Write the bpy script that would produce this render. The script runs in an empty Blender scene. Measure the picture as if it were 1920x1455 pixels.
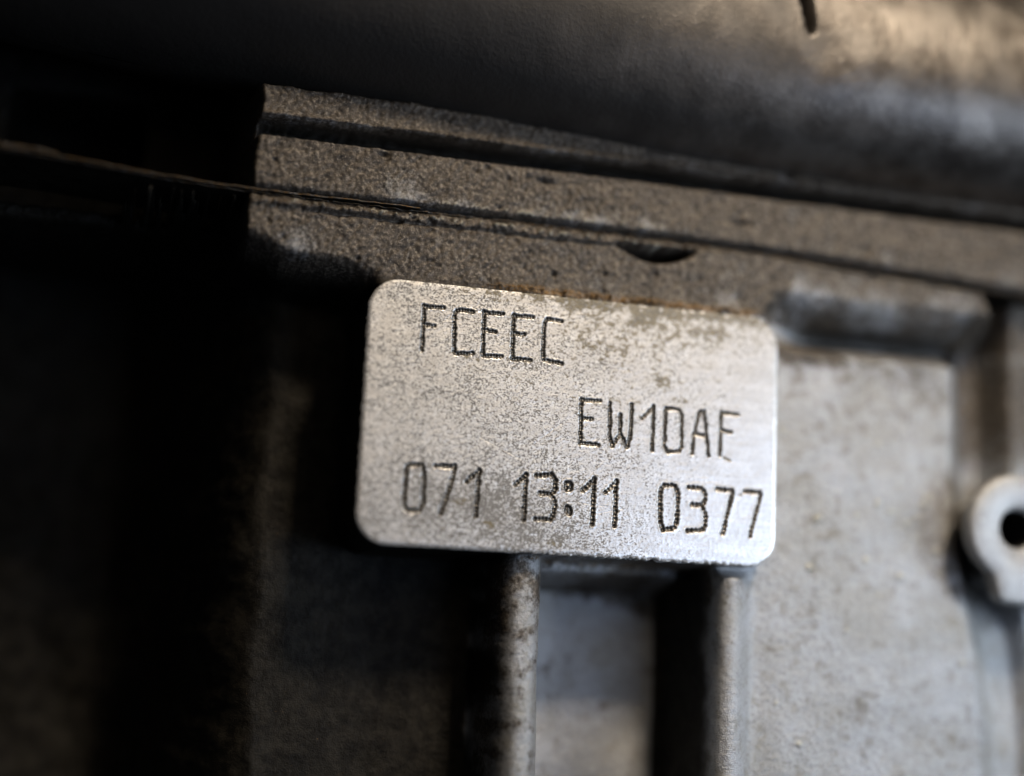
import bpy, math
import numpy as np
from mathutils import Matrix, Vector

# All building is done in millimetres in the block's own frame:
#   u = to the right along the block, v = up, w = out of the block face towards the viewer
# world = (u, -w, v) * 0.001  (metres)
MM = 0.001
scene = bpy.context.scene
col = scene.collection
rng = np.random.default_rng(7)

def P(u, v, w):
    return Vector((u * MM, -w * MM, v * MM))

# ------------------------------------------------------------------ camera
CAM = (-45.97, -23.77, 149.73)
RX = (0.96531, 0.04379, 0.25743)       # camera right / up / back axes in (u, v, w)
RY = (-0.08629, 0.98394, 0.15623)
RZ = (-0.24645, -0.17302, 0.95358)
cam = bpy.data.cameras.new("camera")
cam_ob = bpy.data.objects.new("camera", cam)
col.objects.link(cam_ob)
cols = [Vector((a[0], -a[2], a[1])) for a in (RX, RY, RZ)]
M = Matrix((cols[0], cols[1], cols[2])).transposed().to_4x4()
M.translation = P(*CAM)
cam_ob.matrix_world = M
cam.sensor_width = 36.0
cam.lens = 52.5
cam.clip_start = 0.005
cam.clip_end = 20.0
cam.dof.use_dof = True
foc = (-5.0, 3.0, 0.0)
cam.dof.focus_distance = sum((CAM[i] - foc[i]) * RZ[i] for i in range(3)) * MM
cam.dof.aperture_fstop = 3.7
cam.dof.aperture_blades = 0
scene.camera = cam_ob
scene.cycles.use_denoising = True

# ------------------------------------------------------------------ world and lamps
world = bpy.data.worlds.new("World")
scene.world = world
world.use_nodes = True
bg = world.node_tree.nodes["Background"]
bg.inputs["Color"].default_value = (0.55, 0.62, 0.75, 1)
bg.inputs["Strength"].default_value = 0.03

def area(name, pos, target, sx, sy, power, color, spread=180):
    l = bpy.data.lights.new(name, 'AREA')
    l.shape = 'RECTANGLE'
    l.size = sx * MM
    l.size_y = sy * MM
    l.energy = power
    l.spread = math.radians(spread)
    l.color = color
    o = bpy.data.objects.new(name, l)
    col.objects.link(o)
    p, t = P(*pos), P(*target)
    o.rotation_euler = (t - p).to_track_quat('-Z', 'Y').to_euler()
    o.location = p
    return o

# key: warm inspection lamp above and to the right, throws the hard shadows
area("key_lamp", (106, 291, 256), (22, 2, -3), 52, 52, 0.086, (1.0, 0.84, 0.65), 40)
# added warm lamp for the upper half of the machined pad to mirror
area("pad_reflection_lamp", (48, 78, 230), (0, 6, 0), 170, 90, 0.066, (1.0, 0.84, 0.66))
# cool daylight from a doorway on the right
area("doorway_daylight", (128, -24, 185), (22, -16, 0), 120, 62, 0.026, (0.52, 0.68, 1.0), 76)
# second cool lamp added further round to the right, to light the pale wall
area("wall_fill_lamp", (205, -20, 125), (58, -16, 0), 70, 90, 0.024, (0.74, 0.86, 1.0), 44)

vs_ = scene.view_settings
vs_.view_transform = 'Standard'
vs_.look = 'None'
vs_.exposure = 0.0
vs_.gamma = 1.0
vs_.use_curve_mapping = False

# ------------------------------------------------------------------ numpy noise
def perlin(x, y, seed):
    r = np.random.default_rng(seed)
    n = 256
    ang = r.random((n, n)) * 2 * np.pi
    gx, gy = np.cos(ang), np.sin(ang)
    xi = np.floor(x).astype(np.int64); yi = np.floor(y).astype(np.int64)
    fx, fy = x - xi, y - yi
    x0, y0, x1, y1 = xi % n, yi % n, (xi + 1) % n, (yi + 1) % n
    sx = fx * fx * fx * (fx * (fx * 6 - 15) + 10)
    sy = fy * fy * fy * (fy * (fy * 6 - 15) + 10)
    a = gx[x0, y0] * fx + gy[x0, y0] * fy
    b = gx[x1, y0] * (fx - 1) + gy[x1, y0] * fy
    c = gx[x0, y1] * fx + gy[x0, y1] * (fy - 1)
    d = gx[x1, y1] * (fx - 1) + gy[x1, y1] * (fy - 1)
    return (a + (b - a) * sx) * (1 - sy) + (c + (d - c) * sx) * sy

def fbm(x, y, size, octaves, seed, gain=0.5):
    t = np.zeros_like(x); amp = 1.0; f = 1.0 / size
    for i in range(octaves):
        t += amp * perlin(x * f + 17.3 * i, y * f + 5.1 * i, seed + i)
        amp *= gain; f *= 2.03
    return t * 1.4

def S(x, a, b):
    t = np.clip((x - a) / (b - a), 0, 1)
    return t * t * (3 - 2 * t)

def lerp(a, b, t):
    return a + (b - a) * t

def smax(a, b, k):
    h = np.clip(0.5 + 0.5 * (a - b) / k, 0, 1)
    return b + (a - b) * h + k * h * (1 - h)

def rrect(u, v, cx, cy, hx, hy, r):
    qx = np.abs(u - cx) - (hx - r); qy = np.abs(v - cy) - (hy - r)
    return np.minimum(np.maximum(qx, qy), 0) + np.hypot(np.maximum(qx, 0), np.maximum(qy, 0)) - r

def band(x, a, b, soft):
    return S(x, a - soft, a + soft) * (1 - S(x, b - soft, b + soft))

# ------------------------------------------------------------------ objects
def tag(o, label=None, cat=None, kind=None, group=None):
    for k, val in (("label", label), ("category", cat), ("kind", kind), ("group", group)):
        if val:
            o[k] = val
    return o

def empty(name, u, v, w, label, cat):
    o = bpy.data.objects.new(name, None)
    o.empty_display_size = 0.005
    o.location = P(u, v, w)
    col.objects.link(o)
    return tag(o, label, cat)

def raw_mesh(name, verts, faces, mat, parent=None, smooth=True, attrs=None):
    """verts (n,3) in u,v,w millimetres, faces (m,4) or (m,3) int arrays"""
    verts = np.asarray(verts, dtype=np.float64)
    faces = np.asarray(faces, dtype=np.int32)
    me = bpy.data.meshes.new(name)
    w3 = np.empty_like(verts)
    w3[:, 0] = verts[:, 0] * MM; w3[:, 1] = -verts[:, 2] * MM; w3[:, 2] = verts[:, 1] * MM
    k = faces.shape[1]
    me.vertices.add(len(verts)); me.vertices.foreach_set("co", w3.astype(np.float32).ravel())
    me.loops.add(faces.size); me.loops.foreach_set("vertex_index", faces.ravel())
    me.polygons.add(len(faces))
    me.polygons.foreach_set("loop_start", np.arange(0, faces.size, k, dtype=np.int32))
    if smooth:
        me.polygons.foreach_set("use_smooth", np.ones(len(faces), dtype=bool))
    me.update(calc_edges=True)
    for an, av in (attrs or {}).items():
        at_ = me.attributes.new(an, 'FLOAT', 'POINT')
        at_.data.foreach_set("value", np.asarray(av, dtype=np.float32).ravel())
    me.materials.append(mat)
    o = bpy.data.objects.new(name, me)
    col.objects.link(o)
    if parent:
        o.parent = parent
        o.matrix_parent_inverse = parent_inv(parent)
    return o

def parent_inv(p):
    m = Matrix.Identity(4)
    chain = []
    q = p
    while q is not None:
        chain.append(q); q = q.parent
    for q in reversed(chain):
        m = m @ q.matrix_parent_inverse @ Matrix.Translation(q.location)
    return m.inverted()

def grid_parts(U, V, W, attrs, parts, parent):
    """cut one height field into several part objects; parts = [(name, face mask, material, label, parent)]"""
    ny, nx = U.shape
    idx = np.arange(ny * nx).reshape(ny, nx)
    quads = np.stack([idx[:-1, :-1], idx[:-1, 1:], idx[1:, 1:], idx[1:, :-1]], -1).reshape(-1, 4)
    co = np.stack([U, V, W], -1).reshape(-1, 3)
    out = []
    for name, mask, mat, label, par in parts:
        q = quads[mask.ravel()]
        if len(q) == 0:
            out.append(None); continue
        used = np.unique(q)
        remap = np.zeros(ny * nx, dtype=np.int32); remap[used] = np.arange(len(used))
        o = raw_mesh(name, co[used], remap[q], mat, par or parent,
                     attrs={k: a.ravel()[used] for k, a in attrs.items()})
        if label:
            o["label"] = label
        out.append(o)
    return out

# ------------------------------------------------------------------ materials
class NT:
    def __init__(self, name):
        self.m = bpy.data.materials.new(name); self.m.use_nodes = True
        self.t = self.m.node_tree; self.t.nodes.clear()
        self.out = self.n('ShaderNodeOutputMaterial')
        self.b = self.n('ShaderNodeBsdfPrincipled')
        self.l(self.b.outputs[0], self.out.inputs[0])
        tc = self.n('ShaderNodeNewGeometry')
        mp = self.n('ShaderNodeVectorMath'); mp.operation = 'SCALE'; mp.inputs['Scale'].default_value = 1000.0
        self.l(tc.outputs['Position'], mp.inputs[0]); self.co = mp.outputs[0]      # millimetres
    def n(self, t): return self.t.nodes.new(t)
    def l(self, a, b): self.t.links.new(a, b)
    def put(self, sock, val):
        if hasattr(val, 'is_linked') or isinstance(val, bpy.types.NodeSocket): self.l(val, sock)
        else: sock.default_value = val
    def noise(self, size, detail=3, rough=0.55, stretch=None, seed=0.0):
        x = self.n('ShaderNodeTexNoise')
        v = self.n('ShaderNodeVectorMath'); v.operation = 'MULTIPLY_ADD'
        s = stretch or (1, 1, 1)
        v.inputs[1].default_value = s; v.inputs[2].default_value = (seed, seed * 1.7, seed * 0.6)
        self.l(self.co, v.inputs[0]); self.l(v.outputs[0], x.inputs['Vector'])
        x.inputs['Scale'].default_value = 1.0 / size; x.inputs['Detail'].default_value = detail
        x.inputs['Roughness'].default_value = rough
        return x.outputs['Fac']
    def vor(self, size, seed=0.0, stretch=None):
        x = self.n('ShaderNodeTexVoronoi')
        v = self.n('ShaderNodeVectorMath'); v.operation = 'MULTIPLY_ADD'
        v.inputs[1].default_value = stretch or (1, 1, 1); v.inputs[2].default_value = (seed, seed * 1.7, seed * 0.6)
        self.l(self.co, v.inputs[0]); self.l(v.outputs[0], x.inputs['Vector'])
        x.inputs['Scale'].default_value = 1.0 / size
        return x.outputs['Distance']
    def ramp(self, fac, a, b, lo=0.0, hi=1.0):
        r = self.n('ShaderNodeMapRange'); r.interpolation_type = 'SMOOTHSTEP'
        self.l(fac, r.inputs[0])
        for i, x in zip((1, 2, 3, 4), (a, b, lo, hi)): r.inputs[i].default_value = x
        return r.outputs[0]
    def math(self, op, a, b=0.0):
        x = self.n('ShaderNodeMath'); x.operation = op
        self.put(x.inputs[0], a); self.put(x.inputs[1], b)
        return x.outputs[0]
    def mix(self, fac, a, b):
        x = self.n('ShaderNodeMix'); x.data_type = 'RGBA'
        self.put(x.inputs[0], fac)
        self.put(x.inputs[6], a if not isinstance(a, tuple) else (*a, 1))
        self.put(x.inputs[7], b if not isinstance(b, tuple) else (*b, 1))
        return x.outputs[2]
    def attr(self, name):
        x = self.n('ShaderNodeAttribute'); x.attribute_name = name
        return x.outputs['Fac']
    def bump(self, h, dist, strength=1.0, prev=None):
        x = self.n('ShaderNodeBump'); x.inputs['Distance'].default_value = dist * MM
        x.inputs['Strength'].default_value = strength
        self.l(h, x.inputs['Height'])
        if prev is not None: self.l(prev, x.inputs['Normal'])
        return x.outputs[0]

def cast_material(name):
    k = NT(name)
    grime, rust, crumb, oil_shade = k.attr('grime'), k.attr('rust'), k.attr('crumb'), k.attr('oil_shade')
    patch = k.noise(6.0, 4, 0.6)
    fine = k.noise(0.36, 4, 0.72, seed=3.1)
    mid = k.noise(1.6, 4, 0.6, seed=8.2)
    base = k.mix(k.ramp(patch, 0.35, 0.65), (0.33, 0.325, 0.31), (0.40, 0.405, 0.415))
    base = k.mix(k.ramp(mid, 0.50, 0.72, 0, 0.55), base, (0.24, 0.22, 0.17))
    base = k.mix(k.ramp(fine, 0.52, 0.70, 0, 0.55), base, (0.12, 0.11, 0.095))
    g = k.math('ADD', grime, k.math('MULTIPLY', k.math('SUBTRACT', mid, 0.5), 0.9))
    g = k.math('ADD', g, k.math('MULTIPLY', k.math('SUBTRACT', fine, 0.5), 0.7))
    g = k.ramp(g, 0.25, 0.85)
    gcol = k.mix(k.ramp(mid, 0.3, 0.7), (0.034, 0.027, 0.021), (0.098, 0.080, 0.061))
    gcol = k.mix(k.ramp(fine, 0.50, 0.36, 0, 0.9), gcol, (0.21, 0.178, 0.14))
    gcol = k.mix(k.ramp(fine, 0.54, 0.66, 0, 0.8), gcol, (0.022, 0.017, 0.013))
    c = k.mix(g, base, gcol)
    c = k.mix(k.ramp(k.math('ADD', oil_shade, k.math('MULTIPLY', k.math('SUBTRACT', mid, 0.5), 0.5)), 0.1, 0.9), c, k.mix(k.ramp(mid, 0.35, 0.65), (0.008, 0.0068, 0.005), (0.020, 0.0175, 0.013)))
    c = k.mix(k.ramp(k.math('ADD', rust, k.math('MULTIPLY', k.math('SUBTRACT', fine, 0.5), 2.4)), 0.35, 0.8), c, (0.20, 0.115, 0.04))
    c = k.mix(k.ramp(crumb, 0.3, 0.8, 0, 0.5), c, (0.44, 0.415, 0.33))
    k.l(c, k.b.inputs['Base Color'])
    k.put(k.b.inputs['Metallic'], k.math('MULTIPLY', k.ramp(g, 0, 1, 0.55, 0.25), k.ramp(oil_shade, 0, 1, 1, 0)))
    k.put(k.b.inputs['Roughness'], k.ramp(fine, 0.3, 0.7, 0.30, 0.55))
    k.put(k.b.inputs['Specular IOR Level'], k.ramp(oil_shade, 0, 1, 0.5, 0.12))
    n = k.bump(k.noise(0.17, 3, 0.7, seed=1.0), 0.12, 1.0)
    n = k.bump(k.noise(0.9, 3, 0.6, seed=5.0), 0.07, 0.6, n)
    k.l(n, k.b.inputs['Normal'])
    return k.m

def pad_material():
    k = NT("machined_aluminium")
    grime, olive = k.attr('grime'), k.attr('olive')
    st = (0.7, 1, 1)
    f1 = k.noise(0.17, 3, 0.65, st, 2.0)
    f2 = k.noise(0.38, 4, 0.65, st, 6.0)
    f3 = k.noise(1.5, 4, 0.6, st, 9.0)
    f4 = k.noise(0.75, 4, 0.62, (0.8, 1, 1), 14.0)
    tool = k.noise(0.5, 2, 0.5, (0.06, 1, 2.2), 21.0)              # faint milling lines
    s = k.math('ADD', k.math('MULTIPLY', f1, 0.6), k.math('ADD', k.math('MULTIPLY', f2, 0.4), k.math('MULTIPLY', k.math('SUBTRACT', f3, 0.5), 0.18)))
    s = k.math('ADD', s, k.math('MULTIPLY', grime, 0.13))
    pit = k.ramp(s, 0.522, 0.60)
    c = k.mix(k.ramp(f3, 0.35, 0.65), (0.65, 0.625, 0.59), (0.75, 0.735, 0.71))
    c = k.mix(k.ramp(tool, 0.42, 0.62, 0, 0.22), c, (0.42, 0.40, 0.37))
    c = k.mix(k.ramp(f1, 0.43, 0.60, 0, 0.32), c, (0.36, 0.335, 0.30))
    c = k.mix(k.math('MULTIPLY', pit, 0.80), c, (0.050, 0.043, 0.033))
    o = k.ramp(k.math('ADD', olive, k.math('ADD', k.math('MULTIPLY', k.math('SUBTRACT', f4, 0.5), 1.9), k.math('MULTIPLY', k.math('SUBTRACT', f2, 0.5), 2.2))), 0.45, 0.95)
    ocol = k.mix(k.ramp(f2, 0.4, 0.6), (0.060, 0.047, 0.020), (0.19, 0.15, 0.075))
    c = k.mix(k.math('MULTIPLY', o, 0.82), c, ocol)
    k.l(c, k.b.inputs['Base Color'])
    dirt = k.math('MAXIMUM', pit, o)
    k.put(k.b.inputs['Metallic'], k.ramp(dirt, 0, 1, 0.72, 0.10))
    k.put(k.b.inputs['Roughness'], k.ramp(dirt, 0, 1, 0.36, 0.6))
    n = k.bump(f1, 0.012, 0.7)
    n = k.bump(s, 0.03, 0.5, n)
    n = k.bump(tool, 0.008, 0.5, n)
    k.l(n, k.b.inputs['Normal'])
    return k.m

def stamp_material():
    k = NT("grimy_stamped_groove")
    f = k.noise(0.25, 3, 0.6, None, 4.0)
    c = k.mix(k.ramp(f, 0.4, 0.65), (0.060, 0.052, 0.043), (0.23, 0.217, 0.198))
    k.l(c, k.b.inputs['Base Color'])
    k.put(k.b.inputs['Metallic'], 0.85)
    k.put(k.b.inputs['Roughness'], 0.32)
    return k.m

def dark_metal(name, c0, c1, rough, metallic, bumps=0.05):
    k = NT(name)
    a = k.noise(4.0, 5, 0.6)
    f = k.noise(0.5, 4, 0.6, seed=2.0)
    c = k.mix(k.ramp(a, 0.35, 0.65), c0, c1)
    c = k.mix(k.ramp(f, 0.62, 0.75, 0, 0.7), c, tuple(x * 2.2 for x in c1))
    k.l(c, k.b.inputs['Base Color'])
    k.put(k.b.inputs['Metallic'], metallic)
    k.put(k.b.inputs['Roughness'], k.ramp(a, 0.3, 0.7, rough - 0.03, rough + 0.04))
    k.l(k.bump(f, bumps, 0.6), k.b.inputs['Normal'])
    return k.m

CAST = cast_material("cast_aluminium")
PAD = pad_material()
STAMP = stamp_material()
TUBE = dark_metal("dark_steel", (0.10, 0.088, 0.077), (0.18, 0.163, 0.146), 0.39, 0.9, 0.12)
def fade_left(m):
    """darkens and dulls the left half of the tube so its highlight fades, with a ragged edge"""
    t = m.node_tree; b = next(n for n in t.nodes if n.type == 'BSDF_PRINCIPLED')
    ge = t.nodes.new('ShaderNodeNewGeometry'); sx = t.nodes.new('ShaderNodeSeparateXYZ'); t.links.new(ge.outputs['Position'], sx.inputs[0])
    no = t.nodes.new('ShaderNodeTexNoise'); no.inputs['Scale'].default_value = 130.0; no.inputs['Detail'].default_value = 5.0
    t.links.new(ge.outputs['Position'], no.inputs['Vector'])
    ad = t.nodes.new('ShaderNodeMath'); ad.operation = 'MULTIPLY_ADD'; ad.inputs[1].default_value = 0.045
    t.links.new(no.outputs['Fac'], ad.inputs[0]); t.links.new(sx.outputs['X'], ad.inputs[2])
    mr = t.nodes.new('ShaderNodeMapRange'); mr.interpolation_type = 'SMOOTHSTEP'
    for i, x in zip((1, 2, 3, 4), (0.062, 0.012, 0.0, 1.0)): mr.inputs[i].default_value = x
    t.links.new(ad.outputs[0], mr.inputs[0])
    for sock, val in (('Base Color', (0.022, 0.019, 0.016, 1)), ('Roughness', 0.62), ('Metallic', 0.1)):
        old = b.inputs[sock].links[0].from_socket if b.inputs[sock].links else None
        mx = t.nodes.new('ShaderNodeMix'); mx.data_type = 'RGBA' if sock == 'Base Color' else 'FLOAT'
        ia, ib, io = (6, 7, 2) if sock == 'Base Color' else (2, 3, 0)
        if old: t.links.new(old, mx.inputs[ia])
        else: mx.inputs[ia].default_value = b.inputs[sock].default_value
        mx.inputs[ib].default_value = val
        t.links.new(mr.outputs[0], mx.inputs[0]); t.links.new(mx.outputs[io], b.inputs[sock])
fade_left(TUBE)  # fading of the highlight is painted into the tube's colour
DARK = dark_metal("black_bore_shade", (0.008, 0.007, 0.006), (0.012, 0.011, 0.01), 0.6, 0.0)
GASKET = dark_metal("gasket_steel", (0.09, 0.06, 0.04), (0.16, 0.10, 0.06), 0.5, 0.6)
LUG = dark_metal("pale_aluminium", (0.30, 0.295, 0.285), (0.42, 0.42, 0.415), 0.52, 0.4, 0.12)

# ------------------------------------------------------------------ the engine block
def seam(u):
    return 21.9 - 0.00055 * np.maximum(u + 2.0, 0) ** 2

block = empty("engine_block", 0, -20, -12, "grimy grey cast aluminium engine block carrying the stamped bright pad", "engine block")

STEP = 0.16
us = np.arange(-88, 88, STEP)
vsr = np.arange(21.82 - 0.16 * 475, 21.9, STEP)
U, V0 = np.meshgrid(us, vsr)
top = seam(U) - 0.22 - 0.16 * np.abs(fbm(U, U * 0 + 2.0, 2.6, 4, 901)) * (1 + 1.2 * S(-U, 15, 32))
V = V0 + (top - 21.8) * S(V0, 15.0, 21.7)
D = top - V                                   # distance below the block's upper edge

wob = fbm(U, V, 7.0, 3, 11)
low = fbm(U, V, 14.0, 3, 21)
# floors
floor = lerp(-12.0, -14.5, band(U, -3.0, 18.0, 1.0)) + 0.5 * low
floor = lerp(-40.0 + 1.2 * low, floor, S(U + 0.5 * wob, -47.5, -30.5))
H = floor
# raised wall on the right with its rounded rim along the pocket
wall = -3.0 + 0.18 * low - 0.010 * np.maximum(U - 26, 0)
rimR = 2.0 * np.cos(np.clip((U - 18.7) / 3.4, -1, 1) * np.pi / 2) ** 2 * (1 - S(V, -15.2, -13.9))
wall = wall + rimR - 0.2 * np.exp(-((U - 22.4) / 1.4) ** 2) * (1 - S(V, -16, -12))
edgeR = 16.2 + 0.2 * wob
mR = np.sqrt(np.clip(1 - (1 - np.clip((U - edgeR) / 1.4, 0, 1)) ** 2.4, 0, 1))
H = lerp(H, wall, mR)
# right end of that wall: recess and the pillar beyond
ue = 48.3 + 3.3 * S(-V, 2, 34)
rec = lerp(lerp(-8.5, -6.0, S(-V, 14, 20)), -4.5, S(U, ue + 4.2, ue + 7.0))
H = lerp(H, rec + 0.3 * low, S(U + 0.3 * wob, ue - 2.4, ue + 2.6))
# left rim of the pocket
lx = U + 4.5 + 0.02 * (V + 16) - 0.18 * wob
lx = np.where(lx > 0, lx * 1.0, -lx * 0.95)
rimL = -14.5 + 12.7 * np.sqrt(np.clip(1 - (lx / 3.4) ** 2.6, 0, 1))
rimL = np.where((V < -10) & (lx < 3.4), rimL, -99)
H = smax(H, rimL, 0.8)
# ledge that closes the pocket under the pad
led = lerp(-16.0, -8.0, S(U, -7.2, -5.2) * (1 - S(U, 21.0, 23)) * S(V + 0.25 * wob, -17.4, -14.8))
H = np.where((U > -7.3) & (U < 23.1) & (V > -18), smax(H, led, 0.7), H)
# under-flange channel on the right
ch = band(V + 0.1 * wob, 12.0, 15.0, 1.3) * S(U, 22.5, 30) * (1 - S(U, 48.3, 50.2))
H = H - 4.6 * ch
# deck flange
vl = np.where(U < -23, 12.9 + np.maximum(-23 - U, 0) * 0.10 + np.maximum(-32 - U, 0) * 0.28, 15.4) + 0.25 * wob
vl = np.where((U >= -23) & (U < 22), 13.0, vl)
left = 1 - S(U, -24.5, -21.5)
face = -1.0 - 0.7 * S(U, 23, 32) + 0.12 * low
face = face - left * 6.5 * (1 - S(V, vl - 0.6, vl + 3.0)) ** 1.3
face = face - 1.3 * (1 - S(V, vl - 0.6, vl + 2.4)) * (1 - left) * S(U, 22, 24)
mF = S(V, vl - 0.9 - 1.6 * S(U, 22, 24), vl + 0.35 + 2.2 * S(U, 22, 24)) * S(U + 0.3 * wob, -36.9, -35.7) * (1 - S(U + 0.4 * np.abs(V - 16.8), 50.6, 54.2))
H = lerp(H, face, mF)
# left of the flange end the deck falls back
H = np.where(U < -36, np.maximum(H, lerp(H, -15.0 + 0.5 * wob, S(V, 19.2, 20.2))), H)
# pedestal that carries the pad
sd = rrect(U, V, 0, 0, 23.0, 13.83, 3.3)
ped = lerp(-14, -0.75, 1 - S(sd, -0.25, 0.55))
H = np.where(sd < 0.8, np.maximum(H, ped), H)
# the second fine line and the notch below the joint
H = H - 0.55 * np.exp(-((D - 1.25 + 0.12 * wob) / 0.16) ** 2) * band(U, -29, 7, 2.0)
H = H - 0.35 * np.exp(-(D / 0.22) ** 2)
nl = (1 - ((U - 8.8) / 4.7) ** 2)
notch = S(nl, 0.0, 0.12) * S(V + 0.08 * wob, 20.75 - 1.6 * nl - 0.25, 20.75 - 1.6 * nl + 0.25) * (1 - S(V, 20.72, 20.98))
H = H - 6.0 * notch
# casting roughness
rough_zone = lerp(0.26, 1.0, S(V, 12.5, 15) * (1 - 0.6 * S(U, 20, 30))) * (1 - 0.0 * U)
n1 = fbm(U, V, 0.55, 2, 31); n2 = fbm(U, V, 1.9, 3, 41)
pad_clear = S(sd, 0.15, 0.7)
H = H + pad_clear * rough_zone * (0.17 * n1 + 0.10 * n2)
# crust of dirt on the top edge of the pad and along the joint
crz = np.exp(-((V - 14.35) / 0.55) ** 2) * S(U, -14, -6) * (1 - S(U, 19.5, 22.5))
H = H + crz * (0.25 + 0.75 * np.abs(n1) + 0.45 * n2)
fr = np.exp(-((V + 14.05) / 0.28) ** 2) * S(U, -9, -2) * (1 - S(U, 14, 20))
H = H + fr * np.maximum(n1, 0) * 0.8
crj = np.exp(-((D - 0.75) / 0.35) ** 2) * band(U, -36, -20, 2)
H = H + crj * (0.25 + 0.5 * np.abs(n1))
cl = band(U, -48, -36.5, 2.0) * np.exp(-((D - 0.6) / 0.5) ** 2) * S(n1 + n2, 0.0, 0.5)
H = lerp(H, -1.3 + 0.6 * n1, np.clip(cl * 1.3, 0, 1))
# casting pores and chips in the flange
def pores(A, cu_, cv_n, n, u0, u1, v0, v1, row0):
    for i in range(n):
        cu, cv = rng.uniform(u0, u1), rng.uniform(v0, v1)
        r = 0.16 + 0.34 * rng.random() ** 3; asp = rng.uniform(0.5, 1.6)
        iu = slice(max(0, int((cu - 1.2 - us[0]) / STEP)), int((cu + 1.2 - us[0]) / STEP))
        iv = slice(max(0, int((cv - 2.2 - row0) / STEP)), max(0, int((cv + 2.2 - row0) / STEP)))
        if A[iv, iu].size:
            d = np.hypot((cu_[iv, iu] - cu) * asp, cv_n[iv, iu] - cv) / r
            A[iv, iu] -= rng.uniform(0.15, 0.45) * np.exp(-d ** 2 * 1.5)
pores(H, U, V, 150, -35, 50, 14.6, 21.3, vsr[0])
# loose crumbs stuck to the right wall
crumb = np.zeros_like(U)
for i in range(60):
    if i < 46:
        cu, cv = rng.normal(41, 6), rng.normal(-6, 5)
    else:
        cu, cv = rng.uniform(23, 48), rng.uniform(-34, 11)
    if not (24 < cu < 48 and -36 < cv < 11): continue
    r = 0.18 + 0.42 * rng.random() ** 2
    iu = slice(max(0, int((cu - 1.2 - us[0]) / STEP)), int((cu + 1.2 - us[0]) / STEP))
    iv = slice(max(0, int((cv - 1.2 - vsr[0]) / STEP)), int((cv + 1.2 - vsr[0]) / STEP))
    d = np.hypot(U[iv, iu] - cu, (V[iv, iu] - cv) * 1.2)
    k_ = np.clip(1 - (d / r) ** 2, 0, 1)
    H[iv, iu] += r * 0.35 * k_
    crumb[iv, iu] = np.maximum(crumb[iv, iu], S(k_, 0, 0.5))

# stains, plus shade painted into some recesses: oily towards the joint and on the left, clean on the right wall
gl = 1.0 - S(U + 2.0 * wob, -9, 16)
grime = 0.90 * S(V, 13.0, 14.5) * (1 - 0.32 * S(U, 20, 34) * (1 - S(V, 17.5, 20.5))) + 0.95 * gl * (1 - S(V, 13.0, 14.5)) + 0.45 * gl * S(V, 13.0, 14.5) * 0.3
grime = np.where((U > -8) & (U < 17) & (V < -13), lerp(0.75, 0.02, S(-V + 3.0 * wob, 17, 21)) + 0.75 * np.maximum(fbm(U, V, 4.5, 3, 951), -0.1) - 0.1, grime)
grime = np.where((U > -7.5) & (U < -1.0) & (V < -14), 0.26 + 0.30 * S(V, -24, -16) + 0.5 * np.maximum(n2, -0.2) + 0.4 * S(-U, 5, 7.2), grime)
grime += 1.1 * np.exp(-(((U - 28) / 5.0) ** 2 + ((V - 11.2) / 1.5) ** 2)) * (0.8 + 0.9 * n2)
grime += 0.35 * wob * S(V, 13, 15) + 0.5 * S(U, ue - 0.3, ue + 1.5) * S(V, -3, 3)  # last term paints shade into the recess at the right end
wz = S(U, 20, 24) * (1 - S(V, 12, 14))
grime += wz * (0.18 + 0.22 * fbm(U, V, 12.0, 2, 961) + 0.2 * S(V, -4, 12) + 0.10 * np.maximum(fbm(U * 2.2, V * 0.6, 4.0, 3, 971), 0))
grime += 0.55 * np.exp(-(((U - 49) / 4.0) ** 2 + ((V + 8) / 8.0) ** 2))  # darker patch beside the lug
grime += 0.5 * np.exp(-((D - 0.1) / 0.35) ** 2)
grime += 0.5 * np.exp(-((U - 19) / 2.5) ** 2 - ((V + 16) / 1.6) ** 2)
rust = crz * 0.72 + 0.25 * crj + 0.5 * fr
oil_shade = 1.0 * (1 - S(U + 1.5 * wob, -8.5, -5.5)) * (1 - S(V, vl - 0.5, vl + 2.5)) + 0.35 * (1 - S(V + 1.5 * wob, -27, -17)) * 0
oil_shade = np.maximum(oil_shade, 0.85 - 0.85 * S(U, -37, -35))  # shade painted black beside the left flange end
oil_shade = np.maximum(oil_shade, band(U, 14.6, 16.9, 0.4) * (V < -14))  # black shade of the pocket's right wall, painted in
oil_shade = np.maximum(oil_shade, 0.75 * band(V + 0.4 * wob, 12.4, 15.0, 0.8) * S(U, 24, 32) * (1 - S(U, 47, 50)))  # colour darkened to deepen the shade under the flange
oil_shade = np.maximum(oil_shade, 0.12 * band(U, -8, 16.5, 0.8) * band(V + 0.3 * wob, -17.3, -13.4, 0.5))
sg = np.exp(-((D - 0.55 + 0.3 * wob) / 0.40) ** 2) * band(U, -34, 14, 4)
H = H + sg * np.clip(n1 - 0.1, 0, 1) * 0.5
crumb = np.maximum(crumb, sg * S(n1 + 0.6 * n2, 0.12, 0.4) * 0.8)
attrs = dict(grime=np.clip(grime, 0, 1.2), rust=rust, crumb=crumb, oil_shade=oil_shade)

# skirt row so that the upper edge has depth behind it
def add_row(A, val=None):
    r = A[-1:].copy() if val is None else val
    return np.concatenate([A, r], 0)
U = add_row(U); V = add_row(V); H = add_row(H, np.minimum(H[-1:], -4) - 14)
attrs = {k: add_row(a) for k, a in attrs.items()}

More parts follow.
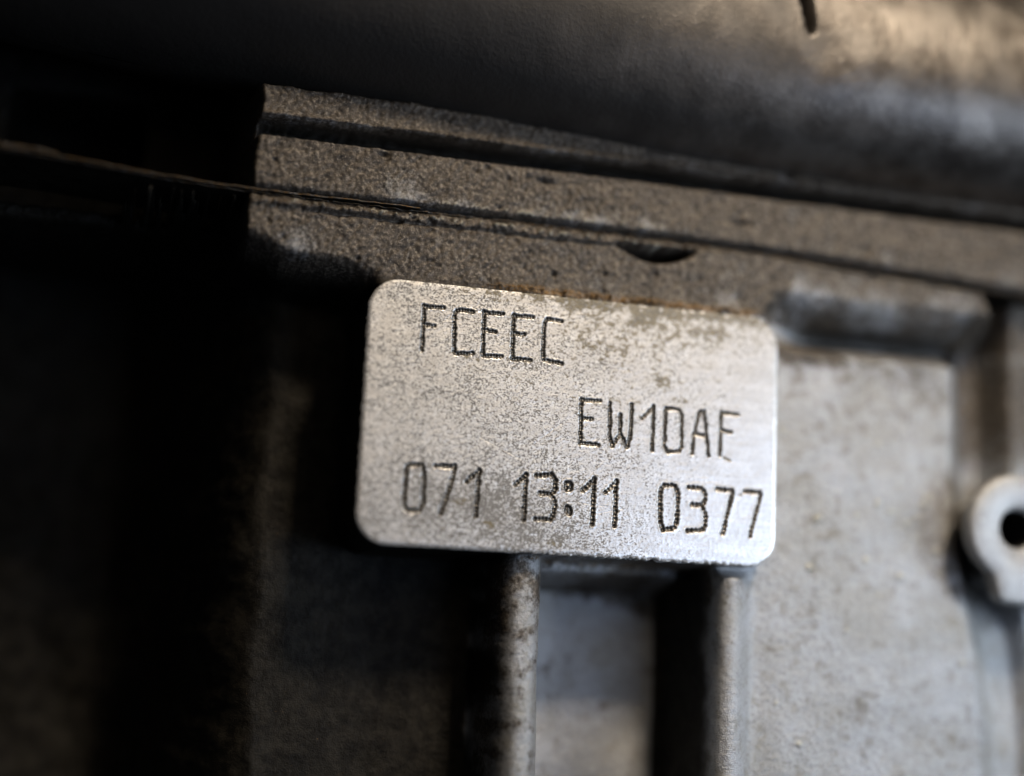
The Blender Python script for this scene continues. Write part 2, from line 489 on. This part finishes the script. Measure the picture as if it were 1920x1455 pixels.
fu = 0.25 * (U[:-1, :-1] + U[1:, 1:] + U[1:, :-1] + U[:-1, 1:]); fv = 0.25 * (V[:-1, :-1] + V[1:, 1:] + V[1:, :-1] + V[:-1, 1:])
fsd = rrect(fu, fv, 0, 0, 23.0, 13.83, 3.3)
m_flange = (fv > 13.9) & (fu > -36.8) & (fsd > 0.6)
m_ped = (fsd <= 0.6)
rest = ~m_flange & ~m_ped
m_rl = rest & (np.abs(fu + 4.3) < 3.2) & (fv < -14)
m_rr = rest & ~m_rl & (fu > 15.8) & (fu < 22.0) & (fv < -14)
m_pk = rest & ~m_rl & ~m_rr & (fu > -2) & (fu < 17) & (fv < -14)
m_rw = rest & ~m_rl & ~m_rr & ~m_pk & (fu > 17) & (fu < 50)
m_pl = rest & ~m_rl & ~m_rr & ~m_pk & (fu >= 50)
m_lw = rest & (fu < -36.0)
m_lp = rest & ~(m_rl | m_rr | m_pk | m_rw | m_pl | m_lw)
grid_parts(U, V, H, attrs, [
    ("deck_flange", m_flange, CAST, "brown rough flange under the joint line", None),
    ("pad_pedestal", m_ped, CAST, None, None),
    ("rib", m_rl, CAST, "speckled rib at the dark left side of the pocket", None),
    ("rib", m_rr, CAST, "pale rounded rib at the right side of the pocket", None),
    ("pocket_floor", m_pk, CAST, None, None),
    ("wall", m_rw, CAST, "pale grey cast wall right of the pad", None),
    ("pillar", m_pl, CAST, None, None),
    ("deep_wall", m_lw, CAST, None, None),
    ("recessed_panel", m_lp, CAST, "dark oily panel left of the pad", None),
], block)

# ------------------------------------------------------------------ the stamped pad
CHARS = [
    ('F', [[(-17.12, 11.26), (-17.12, 6.52)], [(-17.11, 11.16), (-15.06, 11.28)], [(-17.08, 9.26), (-15.90, 9.24)]]),
    ('C', [[(-11.84, 11.17), (-13.53, 11.24), (-13.83, 10.73), (-13.71, 6.51), (-11.71, 6.69)]]),
    ('E', [[(-10.66, 11.34), (-10.60, 6.56)], [(-10.64, 11.20), (-8.55, 11.26)], [(-10.59, 9.33), (-9.38, 9.21)], [(-10.60, 6.56), (-8.53, 6.66)]]),
    ('E', [[(-7.45, 11.28), (-7.38, 6.48)], [(-7.45, 11.18), (-5.32, 11.22)], [(-7.44, 9.26), (-6.12, 9.21)], [(-7.41, 6.50), (-5.32, 6.57)]]),
    ('C', [[(-2.16, 11.11), (-3.80, 11.21), (-4.05, 10.75), (-4.05, 6.69), (-2.03, 6.54)]]),
    ('E', [[(0.40, 2.84), (0.44, -1.92)], [(0.40, 2.78), (2.44, 2.86)], [(0.57, 0.86), (1.68, 0.84)], [(0.43, -1.86), (2.45, -1.88)]]),
    ('W', [[(3.63, 2.71), (3.66, -0.70), (4.03, -1.92), (4.84, -0.50), (4.86, 1.56)], [(4.93, -0.49), (5.65, -1.97), (6.00, -0.63), (6.07, 2.75)]]),
    ('1', [[(8.54, 2.78), (8.52, -1.98)], [(8.54, 2.73), (7.29, 1.44)]]),
    ('0', [[(10.05, 2.68), (11.51, 2.69), (11.83, 2.14), (11.86, -1.32), (11.57, -1.91), (10.18, -2.02), (9.86, -1.36), (9.94, 2.33), (10.05, 2.68)]]),
    ('A', [[(13.05, -1.97), (13.23, -0.06), (13.83, 2.71), (14.32, 2.75), (14.75, -0.06), (14.98, -2.11)], [(13.22, 0.17), (14.63, 0.05)]]),
    ('F', [[(16.35, 2.80), (16.29, -2.01)], [(16.36, 2.69), (18.34, 2.68)], [(16.39, 0.83), (17.57, 0.69)]]),
    ('0', [[(-17.63, -5.49), (-16.39, -5.46), (-16.16, -6.02), (-16.13, -9.36), (-16.52, -10.16), (-17.82, -10.18), (-18.11, -9.50), (-18.06, -5.97), (-17.63, -5.49)]]),
    ('7', [[(-15.01, -5.42), (-12.91, -5.33), (-13.34, -7.11), (-14.23, -10.26)]]),
    ('1', [[(-10.40, -5.47), (-10.54, -10.28)], [(-10.40, -5.60), (-11.64, -6.80)]]),
    ('1', [[(-5.33, -5.56), (-5.39, -10.33)], [(-5.33, -5.63), (-6.49, -6.76)]]),
    ('3', [[(-4.17, -5.61), (-2.54, -5.42), (-2.11, -6.05), (-2.14, -6.91), (-2.53, -7.46), (-3.75, -7.48)], [(-2.52, -7.53), (-2.09, -8.16), (-2.11, -9.34), (-2.49, -10.14), (-4.18, -10.19)]]),
    (':', [[(-0.89, -6.23), (-0.39, -6.19), (-0.43, -6.83), (-0.84, -6.89), (-0.89, -6.23)], [(-0.77, -8.72), (-0.39, -8.83), (-0.40, -9.46), (-0.77, -9.27), (-0.77, -8.72)]]),
    ('1', [[(2.11, -5.55), (2.11, -10.31)], [(2.11, -5.68), (0.88, -6.83)]]),
    ('1', [[(4.59, -5.57), (4.58, -10.41)], [(4.59, -5.71), (3.44, -6.85)]]),
    ('0', [[(9.93, -5.65), (11.21, -5.60), (11.56, -6.35), (11.55, -9.46), (11.20, -10.22), (9.97, -10.42), (9.63, -9.50), (9.58, -6.15), (9.93, -5.65)]]),
    ('3', [[(12.78, -5.66), (14.31, -5.68), (14.70, -6.22), (14.71, -7.01), (14.40, -7.46), (13.24, -7.54)], [(14.40, -7.46), (14.74, -8.31), (14.82, -9.51), (14.46, -10.18), (12.76, -10.33)]]),
    ('7', [[(16.03, -5.61), (17.95, -5.69), (16.79, -10.38)]]),
    ('7', [[(19.18, -5.65), (21.21, -5.69), (20.01, -10.44)]]),
]
PS = 0.052
pu = np.arange(-23.0 - 2 * PS, 23.0 + 3 * PS, PS)
pv = np.arange(-13.83 - 2 * PS, 13.83 + 3 * PS, PS)
PU, PV = np.meshgrid(pu, pv)
HW = np.zeros_like(PU)
owner = np.full(PU.shape, -1, dtype=np.int16)
lip = np.zeros_like(PU)

def dent(cu, cv, r, depth, who):
    R = r * 1.9
    iu = slice(max(0, int((cu - R - pu[0]) / PS)), int((cu + R - pu[0]) / PS) + 2)
    iv = slice(max(0, int((cv - R - pv[0]) / PS)), int((cv + R - pv[0]) / PS) + 2)
    d = np.hypot(PU[iv, iu] - cu, PV[iv, iu] - cv) / r
    h = -depth * np.clip(1 - d ** 1.25, 0, 1)
    sub = HW[iv, iu]
    HW[iv, iu] = np.minimum(sub, h)
    lp = 0.06 * depth * np.exp(-((d - 1.22) / 0.22) ** 2)
    lip[iv, iu] = np.maximum(lip[iv, iu], lp)
    o = owner[iv, iu]
    o[d < 0.92] = who

for ci, (ch_, strokes) in enumerate(CHARS):
    row3 = strokes[0][0][1] < -4
    sp, rad, dep = (0.40, 0.325, 0.26) if row3 else (0.31, 0.285, 0.23)
    if ci >= 19: sp = 0.46
    if ch_ == ':': sp, rad = 0.22, 0.34
    for st in strokes:
        pts = [np.array(p) for p in st]
        seg = [np.linalg.norm(b - a) for a, b in zip(pts[:-1], pts[1:])]
        total = sum(seg); n = max(2, int(round(total / sp)) + 1)
        for s_ in np.linspace(0, total, n):
            q = s_
            for a, b, L_ in zip(pts[:-1], pts[1:], seg):
                if q <= L_ + 1e-6: break
                q -= L_
            c = a + (b - a) * (q / L_)
            j = rng.normal(0, 0.028, 2)
            dent(c[0] + j[0], c[1] + j[1], rad * rng.uniform(0.85, 1.12), dep * rng.uniform(0.7, 1.2), ci)
# two nicks beside the lettering
for t in np.linspace(0, 1, 7):
    dent(16.77 + 0.75 * t, -2.19 - 0.28 * t, 0.17, 0.12, 30)
dent(18.85, -6.11, 0.17, 0.08, 30); dent(18.65, -6.09, 0.14, 0.06, 30)
dent(-14.85 - 0.9, -5.35, 0.13, 0.08, 30)

# fine handling scratches
for i in range(16):
    cu, cv = rng.uniform(-20, 20), rng.uniform(-12, 12); ln = rng.uniform(1.5, 6); an = rng.normal(0.15, 0.5)
    a = np.array([cu, cv]); e = ln * np.array([math.cos(an), math.sin(an)])
    iu = slice(max(0, int((min(cu, cu + e[0]) - 0.3 - pu[0]) / PS)), max(1, int((max(cu, cu + e[0]) + 0.3 - pu[0]) / PS)))
    iv = slice(max(0, int((min(cv, cv + e[1]) - 0.3 - pv[0]) / PS)), max(1, int((max(cv, cv + e[1]) + 0.3 - pv[0]) / PS)))
    x, y = PU[iv, iu] - a[0], PV[iv, iu] - a[1]
    t = np.clip((x * e[0] + y * e[1]) / ln ** 2, 0, 1)
    HW[iv, iu] -= 0.018 * np.exp(-(np.hypot(x - t * e[0], y - t * e[1]) / 0.05) ** 2)
edge_n = fbm(PU, PV, 1.4, 3, 61)
rag = 0.06 + 0.30 * np.exp(-((PV + 13.83) / 1.0) ** 2) * S(PU, -12, -2) + 0.12 * S(PV, 12.5, 13.8) * S(PU, -16, -8)
psd = rrect(PU, PV, 0, 0, 23.0, 13.83, 3.3) + rag * np.abs(edge_n) * 0.8
HW = HW + np.where(owner < 0, lip, 0)
HW = HW + 0.010 * fbm(PU, PV, 0.45, 2, 71) * (owner < 0) + 0.012 * fbm(PU, PV, 6.0, 2, 75)
chip = np.clip(0.45 + psd, 0, 0.45) / 0.45
HW = HW - (0.12 - 0.09 * S(PV, 12.5, 13.5)) * chip ** 2
PW = np.where(psd > 0, -1.0, HW)
# pull the outermost vertices onto the outline so that the rim is smooth, not stepped
gy, gx = np.gradient(psd, PS)
near = (psd > 0) & (psd < PS * 1.6)
gl_ = np.hypot(gx, gy) + 1e-6
PU2 = np.where(near, PU - psd * gx / gl_, PU); PV2 = np.where(near, PV - psd * gy / gl_, PV)
keep_v = psd < PS * 1.6
fk = keep_v[:-1, :-1] & keep_v[1:, 1:] & keep_v[1:, :-1] & keep_v[:-1, 1:]
PW = np.where(near, -0.9, PW)

dl = fbm(PU, PV, 5.0, 4, 81); dm = fbm(PU, PV, 2.0, 3, 85)
pg = 0.55 * np.exp(-(((PU + 10) / 9) ** 2 + ((PV + 9.0) / 3.6) ** 2)) + 0.25 * (1 - S(PU, -4, 12)) + 0.30 * np.exp(-(((PU + 4) / 9) ** 2 + ((PV + 12.4) / 1.5) ** 2))
pg = pg - 0.60 * S(PU - 0.6 * PV, 10, 24) + 0.2 * dl
st_ = 0.55 * np.exp(-((PV - 13.3) / 0.8) ** 2) * S(PU, -21, -10) + 0.28 * np.exp(-((PV - 11.5) / 3.0) ** 2) * S(PU, -8, 2)
for cu, cv, a, b, m_ in ((-12.2, 5.9, 0.7, 0.8, .6), (-11.9, 4.6, 0.35, 0.8, .5), (9.5, 5.6, 1.6, .9, .5), (11.7, 3.7, 1.3, .6, .55), (-6.6, 4.4, .6, .5, .45), (7.0, 11.8, 2.0, 1.0, .5),
                         (1.5, 8.5, 1.8, .8, .35), (-9.3, -11.0, 1.3, .5, .7), (-12.2, -8.9, 1.3, .45, .6), (-8.4, -11.3, 1.0, .4, .6), (-3, -12.8, 3.0, .7, .45), (15, 11.5, 2.5, 1.0, .35)):
    st_ += m_ * np.exp(-(((PU - cu) / a) ** 2 + ((PV - cv) / b) ** 2))
olv = np.clip(np.where(owner == 30, 1.0, 0) + st_ + 0.36 * np.exp(-(((PU - 6) / 16) ** 2 + ((PV - 8.5) / 6.5) ** 2)) + 0.25 * dm * (1 - S(PU, 8, 20)) + 0.25 * S(PV, 13.0, 13.7) * S(PU, -16, -8), 0, 1.1)
lt = np.where(PU < 99, 0, 0)
pad_attrs = dict(grime=np.clip(pg, -0.9, 1), olive=olv)

own_f = np.max(np.stack([owner[:-1, :-1], owner[1:, 1:], owner[1:, :-1], owner[:-1, 1:]]), 0)
own_ok = np.min(np.stack([owner[:-1, :-1], owner[1:, 1:], owner[1:, :-1], owner[:-1, 1:]]), 0) >= 0
m_face = fk & ~(own_ok & (own_f < 30))
pad = grid_parts(PU2, PV2, PW, pad_attrs, [("identification_pad", m_face, PAD, "bright machined pad with three rows of stamped characters", None)], block)[0]
words = {'F': 'letter F', 'C': 'letter C', 'E': 'letter E', 'W': 'letter W', 'A': 'letter A', ':': 'colon'}
for ci, (ch_, strokes) in enumerate(CHARS):
    o = grid_parts(PU2, PV2, PW, {}, [("stamped_character", fk & own_ok & (own_f == ci), STAMP, None, pad)], block)[0]
    o["label"] = "stamped " + words.get(ch_, 'digit ' + ch_)

# ------------------------------------------------------------------ cylinder head
head = empty("cylinder_head", 0, 30, -10, "brown rough cylinder head flange with a dark groove, above the joint line", "cylinder head")
hv = np.arange(0, 34, STEP)
HU, T = np.meshgrid(us, hv)
HV = seam(HU) + 0.30 + 0.07 * np.abs(fbm(HU, HU * 0 + 7.0, 1.8, 4, 911)) + T
hw1 = fbm(HU, HV, 7.0, 3, 111); hw2 = fbm(HU, HV, 1.9, 3, 121); hw3 = fbm(HU, HV, 0.55, 2, 131)
HH = -0.6 + 0.15 * fbm(HU, HV, 14, 2, 141)
g0 = 28.05 - 0.006 * np.maximum(HU, 0) + 0.08 * hw1; g1 = 30.15 - 0.012 * np.maximum(HU, 0) + 0.10 * hw1
gm = band(HV, g0, g1 + 0.1, 0.17) * S(HU, -36.2, -34.6)
HH = HH - 5.5 * gm - 0.6 * S(HV, 30, 31) - 9.0 * S(HV + 0.3 * hw1, 33.0 + 0.04 * np.minimum(-HU, 10), 35.6)
HH = HH - 0.5 * np.exp(-(T / 0.25) ** 2)
lend = S(HU + 0.35 * hw1, -38.0, -35.2)
back = -22.0 - 12 * (1 - S(rrect(HU, HV, -54.4, 33.0, 7.2, 3.6, 1.0), -0.4, 0.6))
HH = lerp(back, HH, lend)
HH = HH + 0.17 * hw3 + 0.11 * hw2
pores(HH, HU, HV, 130, -35, 56, 22.6, 31, 22.1)
for cu, cv, a, b in ((-4.5, 26.6, 1.6, .22), (18.5, 24.6, 1.4, .25), (-22, 27.2, .5, .7), (34, 23.0, .6, .5)):
    HH -= 0.5 * np.exp(-(((HU - cu) / a) ** 2 + ((HV - cv + 0.15 * (HU - cu)) / b) ** 2))
hg = 0.95 + 0.22 * hw1 + 0.25 * np.exp(-((HV - 28.0) / 0.8) ** 2) + 0.1 * hw1 - 0.25 * np.exp(-((T - 0.8) / 0.9) ** 2) * band(HU, -24, 12, 4) + 0.3 * S(HV, 30, 33)
hattrs = dict(oil_shade=np.maximum(1 - S(HU, -38, -36.3), 0.9 * gm), grime=hg, rust=0.18 * S(HU, 25, 50) + 0.0 * HU, crumb=0.8 * np.exp(-((T - 0.55) / 0.4) ** 2) * band(HU, -20, 14, 5) * S(hw3 + 0.5 * hw2, 0.12, 0.4))  # groove shade painted in; recessed left side coloured black
# bottom skirt
def pre_row(A, val=None):
    return np.concatenate([A[:1].copy() if val is None else val, A], 0)
HU = pre_row(HU); HV = pre_row(HV); HH = pre_row(HH, np.minimum(HH[:1], -4) - 14)
hattrs = {k: pre_row(a) for k, a in hattrs.items()}
hfu = 0.25 * (HU[:-1, :-1] + HU[1:, 1:] + HU[1:, :-1] + HU[:-1, 1:]); hfv = 0.25 * (HV[:-1, :-1] + HV[1:, 1:] + HV[1:, :-1] + HV[:-1, 1:])
hm_l = hfu < -36.9
hm_f = ~hm_l & (hfv < 29.2 - 0.009 * np.maximum(hfu, 0))
grid_parts(HU, HV, HH, hattrs, [
    ("flange", hm_f, CAST, None, None),
    ("upper_ledge", ~hm_l & ~hm_f, CAST, None, None),
    ("recessed_side", hm_l, CAST, "black recessed side with a rectangular pocket", None)], head)

# ------------------------------------------------------------------ gasket
gasket = empty("head_gasket", 0, 21.9, -6, "thin rusty layered gasket edge running along the joint line", "gasket")
def layer(u0, u1, dv, th, w_out, amp, seed, label=None):
    n = int((u1 - u0) / 0.2)
    u = np.linspace(u0, u1, n)
    e = w_out + amp * fbm(u, u * 0 + seed, 1.1, 3, seed)
    vv = seam(u) + dv + 0.03 * fbm(u, u * 0 + 3.0, 6.0, 2, seed + 4) + 1.25 * S(-u, 36.5, 62)
    rows = [np.stack([u, vv - th / 2, u * 0 - 14], -1), np.stack([u, vv - th / 2, e - 0.35], -1), np.stack([u, vv - th / 2, e - 0.05], -1), np.stack([u, vv, e], -1),
            np.stack([u, vv + th / 2, e - 0.05], -1), np.stack([u, vv + th / 2, e - 0.35], -1), np.stack([u, vv + th / 2, u * 0 - 14], -1)]
    co = np.concatenate(rows); idx = np.arange(7 * n).reshape(7, n)
    q = np.stack([idx[:-1, :-1], idx[:-1, 1:], idx[1:, 1:], idx[1:, :-1]], -1).reshape(-1, 4)
    edge = np.repeat([0, 0, 0.6, 1.0, 0.6, 0, 0], n)
    o = raw_mesh("gasket_layer", co, q, CAST, gasket, attrs=dict(grime=0 * edge + 0.8, rust=edge * 0.6, oil_shade=1.2 * (1 - edge), crumb=0 * edge))  # underside blackened for its shade, only the edge is rusty
    if label: o["label"] = label
layer(-88, 88, -0.10, 0.10, -1.3, 0.35, 301)
layer(-88, -18, 0.06, 0.11, -0.6, 0.25, 311)
layer(-88, -55, 0.36, 0.13, -0.5, 0.3, 321, "short rusty layer at the left end")
layer(-30, 88, 0.12, 0.07, -2.2, 0.3, 331)

# ------------------------------------------------------------------ rounded dark cover across the top
cover = empty("rounded_cover", 10, 48, -3, "big dark rounded metal tube bulging across the top, shiny at right", "tube")
nu, na = 620, 260
tu = np.linspace(-90, 92, nu); ta = np.linspace(0, 2 * np.pi, na)
TU, TA = np.meshgrid(tu, ta)
td = np.maximum(20 - TU, 0)
cv_ = 44.7 - 0.075 * TU + 0.0004 * TU ** 2 + 0.03 * td + 0.018 * np.maximum(TU - 10, 0)
rr = 13.0 - 0.005 * np.maximum(TU - 10, 0) + 0.035 * td + 0.08 * fbm(TU, TA * 12, 9, 3, 401) + 0.012 * fbm(TU, TA * 12, 1.2, 3, 411)
TV = cv_ - rr * np.cos(TA) * (1 + 0.4 * (np.cos(TA) < 0)); TW = -5.4 - 0.02 * td + rr * np.sin(TA)
dsl = np.exp(-np.abs((TU - 23.0 + 0.12 * (TV - 46)) / (0.35 + 0.06 * np.maximum(TV - 45, 0))) ** 4) * S(TV, 44.6, 46.0) * (TW > 0)
rr = rr - 5.0 * dsl - 0.35 * np.exp(-(((TU - 25) / 3.0) ** 2 + ((TV - 42.5) / 3.0) ** 2)) * (TW > 0)
TV = cv_ - rr * np.cos(TA) * (1 + 0.4 * (np.cos(TA) < 0)); TW = -5.4 - 0.02 * td + rr * np.sin(TA)
idx = np.arange(na * nu).reshape(na, nu)
q = np.stack([idx[:-1, :-1], idx[:-1, 1:], idx[1:, 1:], idx[1:, :-1]], -1).reshape(-1, 4)
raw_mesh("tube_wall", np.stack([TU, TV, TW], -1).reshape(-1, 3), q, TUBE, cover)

# ------------------------------------------------------------------ lug at the right edge
lug = empty("mounting_lug", 51, -12, -4, "pale round metal lug with a bolt hole at the right edge", "lug")
def lug_body():
    n = 96
    th = np.linspace(0, 2 * np.pi, n, endpoint=False)
    poly = [(-4.9, -2.9), (-3.2, -5.6), (-2.6, -8.4), (9.0, -9.2), (10.0, 2.0), (3.0, 4.6)]
    def ray(t):
        d = np.array([math.cos(t), math.sin(t)]); best = 6.25
        for a, b in zip(poly, poly[1:] + poly[:1]):
            a = np.array(a); e = np.array(b) - a
            den = d[0] * e[1] - d[1] * e[0]
            if abs(den) < 1e-9: continue
            s = (a[0] * e[1] - a[1] * e[0]) / den; r = (a[0] * d[1] - a[1] * d[0]) / den
            if s > 0 and 0 <= r <= 1: best = max(best, s)
        return best
    ro = np.array([ray(t) for t in th])
    ro = (np.roll(ro, 1) + 2 * ro + np.roll(ro, -1)) / 4
    c, s = np.cos(th), np.sin(th)
    prof = []                                                # (radius, w) section: hole bottom, hole rim, face, outer rim, outer foot
    hole = 2.15
    prof.append((hole + 0 * ro, 2.3)); prof.append((hole + 0.15 + 0 * ro, 2.75)); prof.append((hole + 0.5 + 0 * ro, 3.0))
    prof.append((0.5 * (hole + ro), 3.0)); prof.append((ro - 0.7, 3.0)); prof.append((ro - 0.25, 2.8)); prof.append((ro - 0.03, 2.4)); prof.append((ro, 1.9)); prof.append((ro - 0.5, 0.6)); prof.append((ro - 2.4, -1.0)); prof.append((ro - 2.8, -9.0))
    co = np.concatenate([np.stack([52.3 + r * c, -7.75 + r * s, np.full(n, w - 2.0)], -1) for r, w in prof])
    m = len(prof); idx = np.arange(m * n).reshape(m, n)
    nx = np.roll(idx, -1, 1)
    q = np.stack([idx[:-1], nx[:-1], nx[1:], idx[1:]], -1).reshape(-1, 4)[:, ::-1]
    raw_mesh("lug_body", co, q, LUG, lug)
    # the bolt hole: bore and bottom coloured black for the shade inside
    rows = [(hole, 2.3), (hole, 0.5), (hole, -13.6), (0.02, -13.6)]
    cc = np.concatenate([np.stack([52.3 + r * c, -7.75 + r * s, np.full(n, w - 2.0)], -1) for r, w in rows])
    idx = np.arange(4 * n).reshape(4, n); nx = np.roll(idx, -1, 1)
    f = np.stack([idx[:-1], nx[:-1], nx[1:], idx[1:]], -1).reshape(-1, 4)
    raw_mesh("bolt_hole", cc, f, DARK, lug)
lug_body()
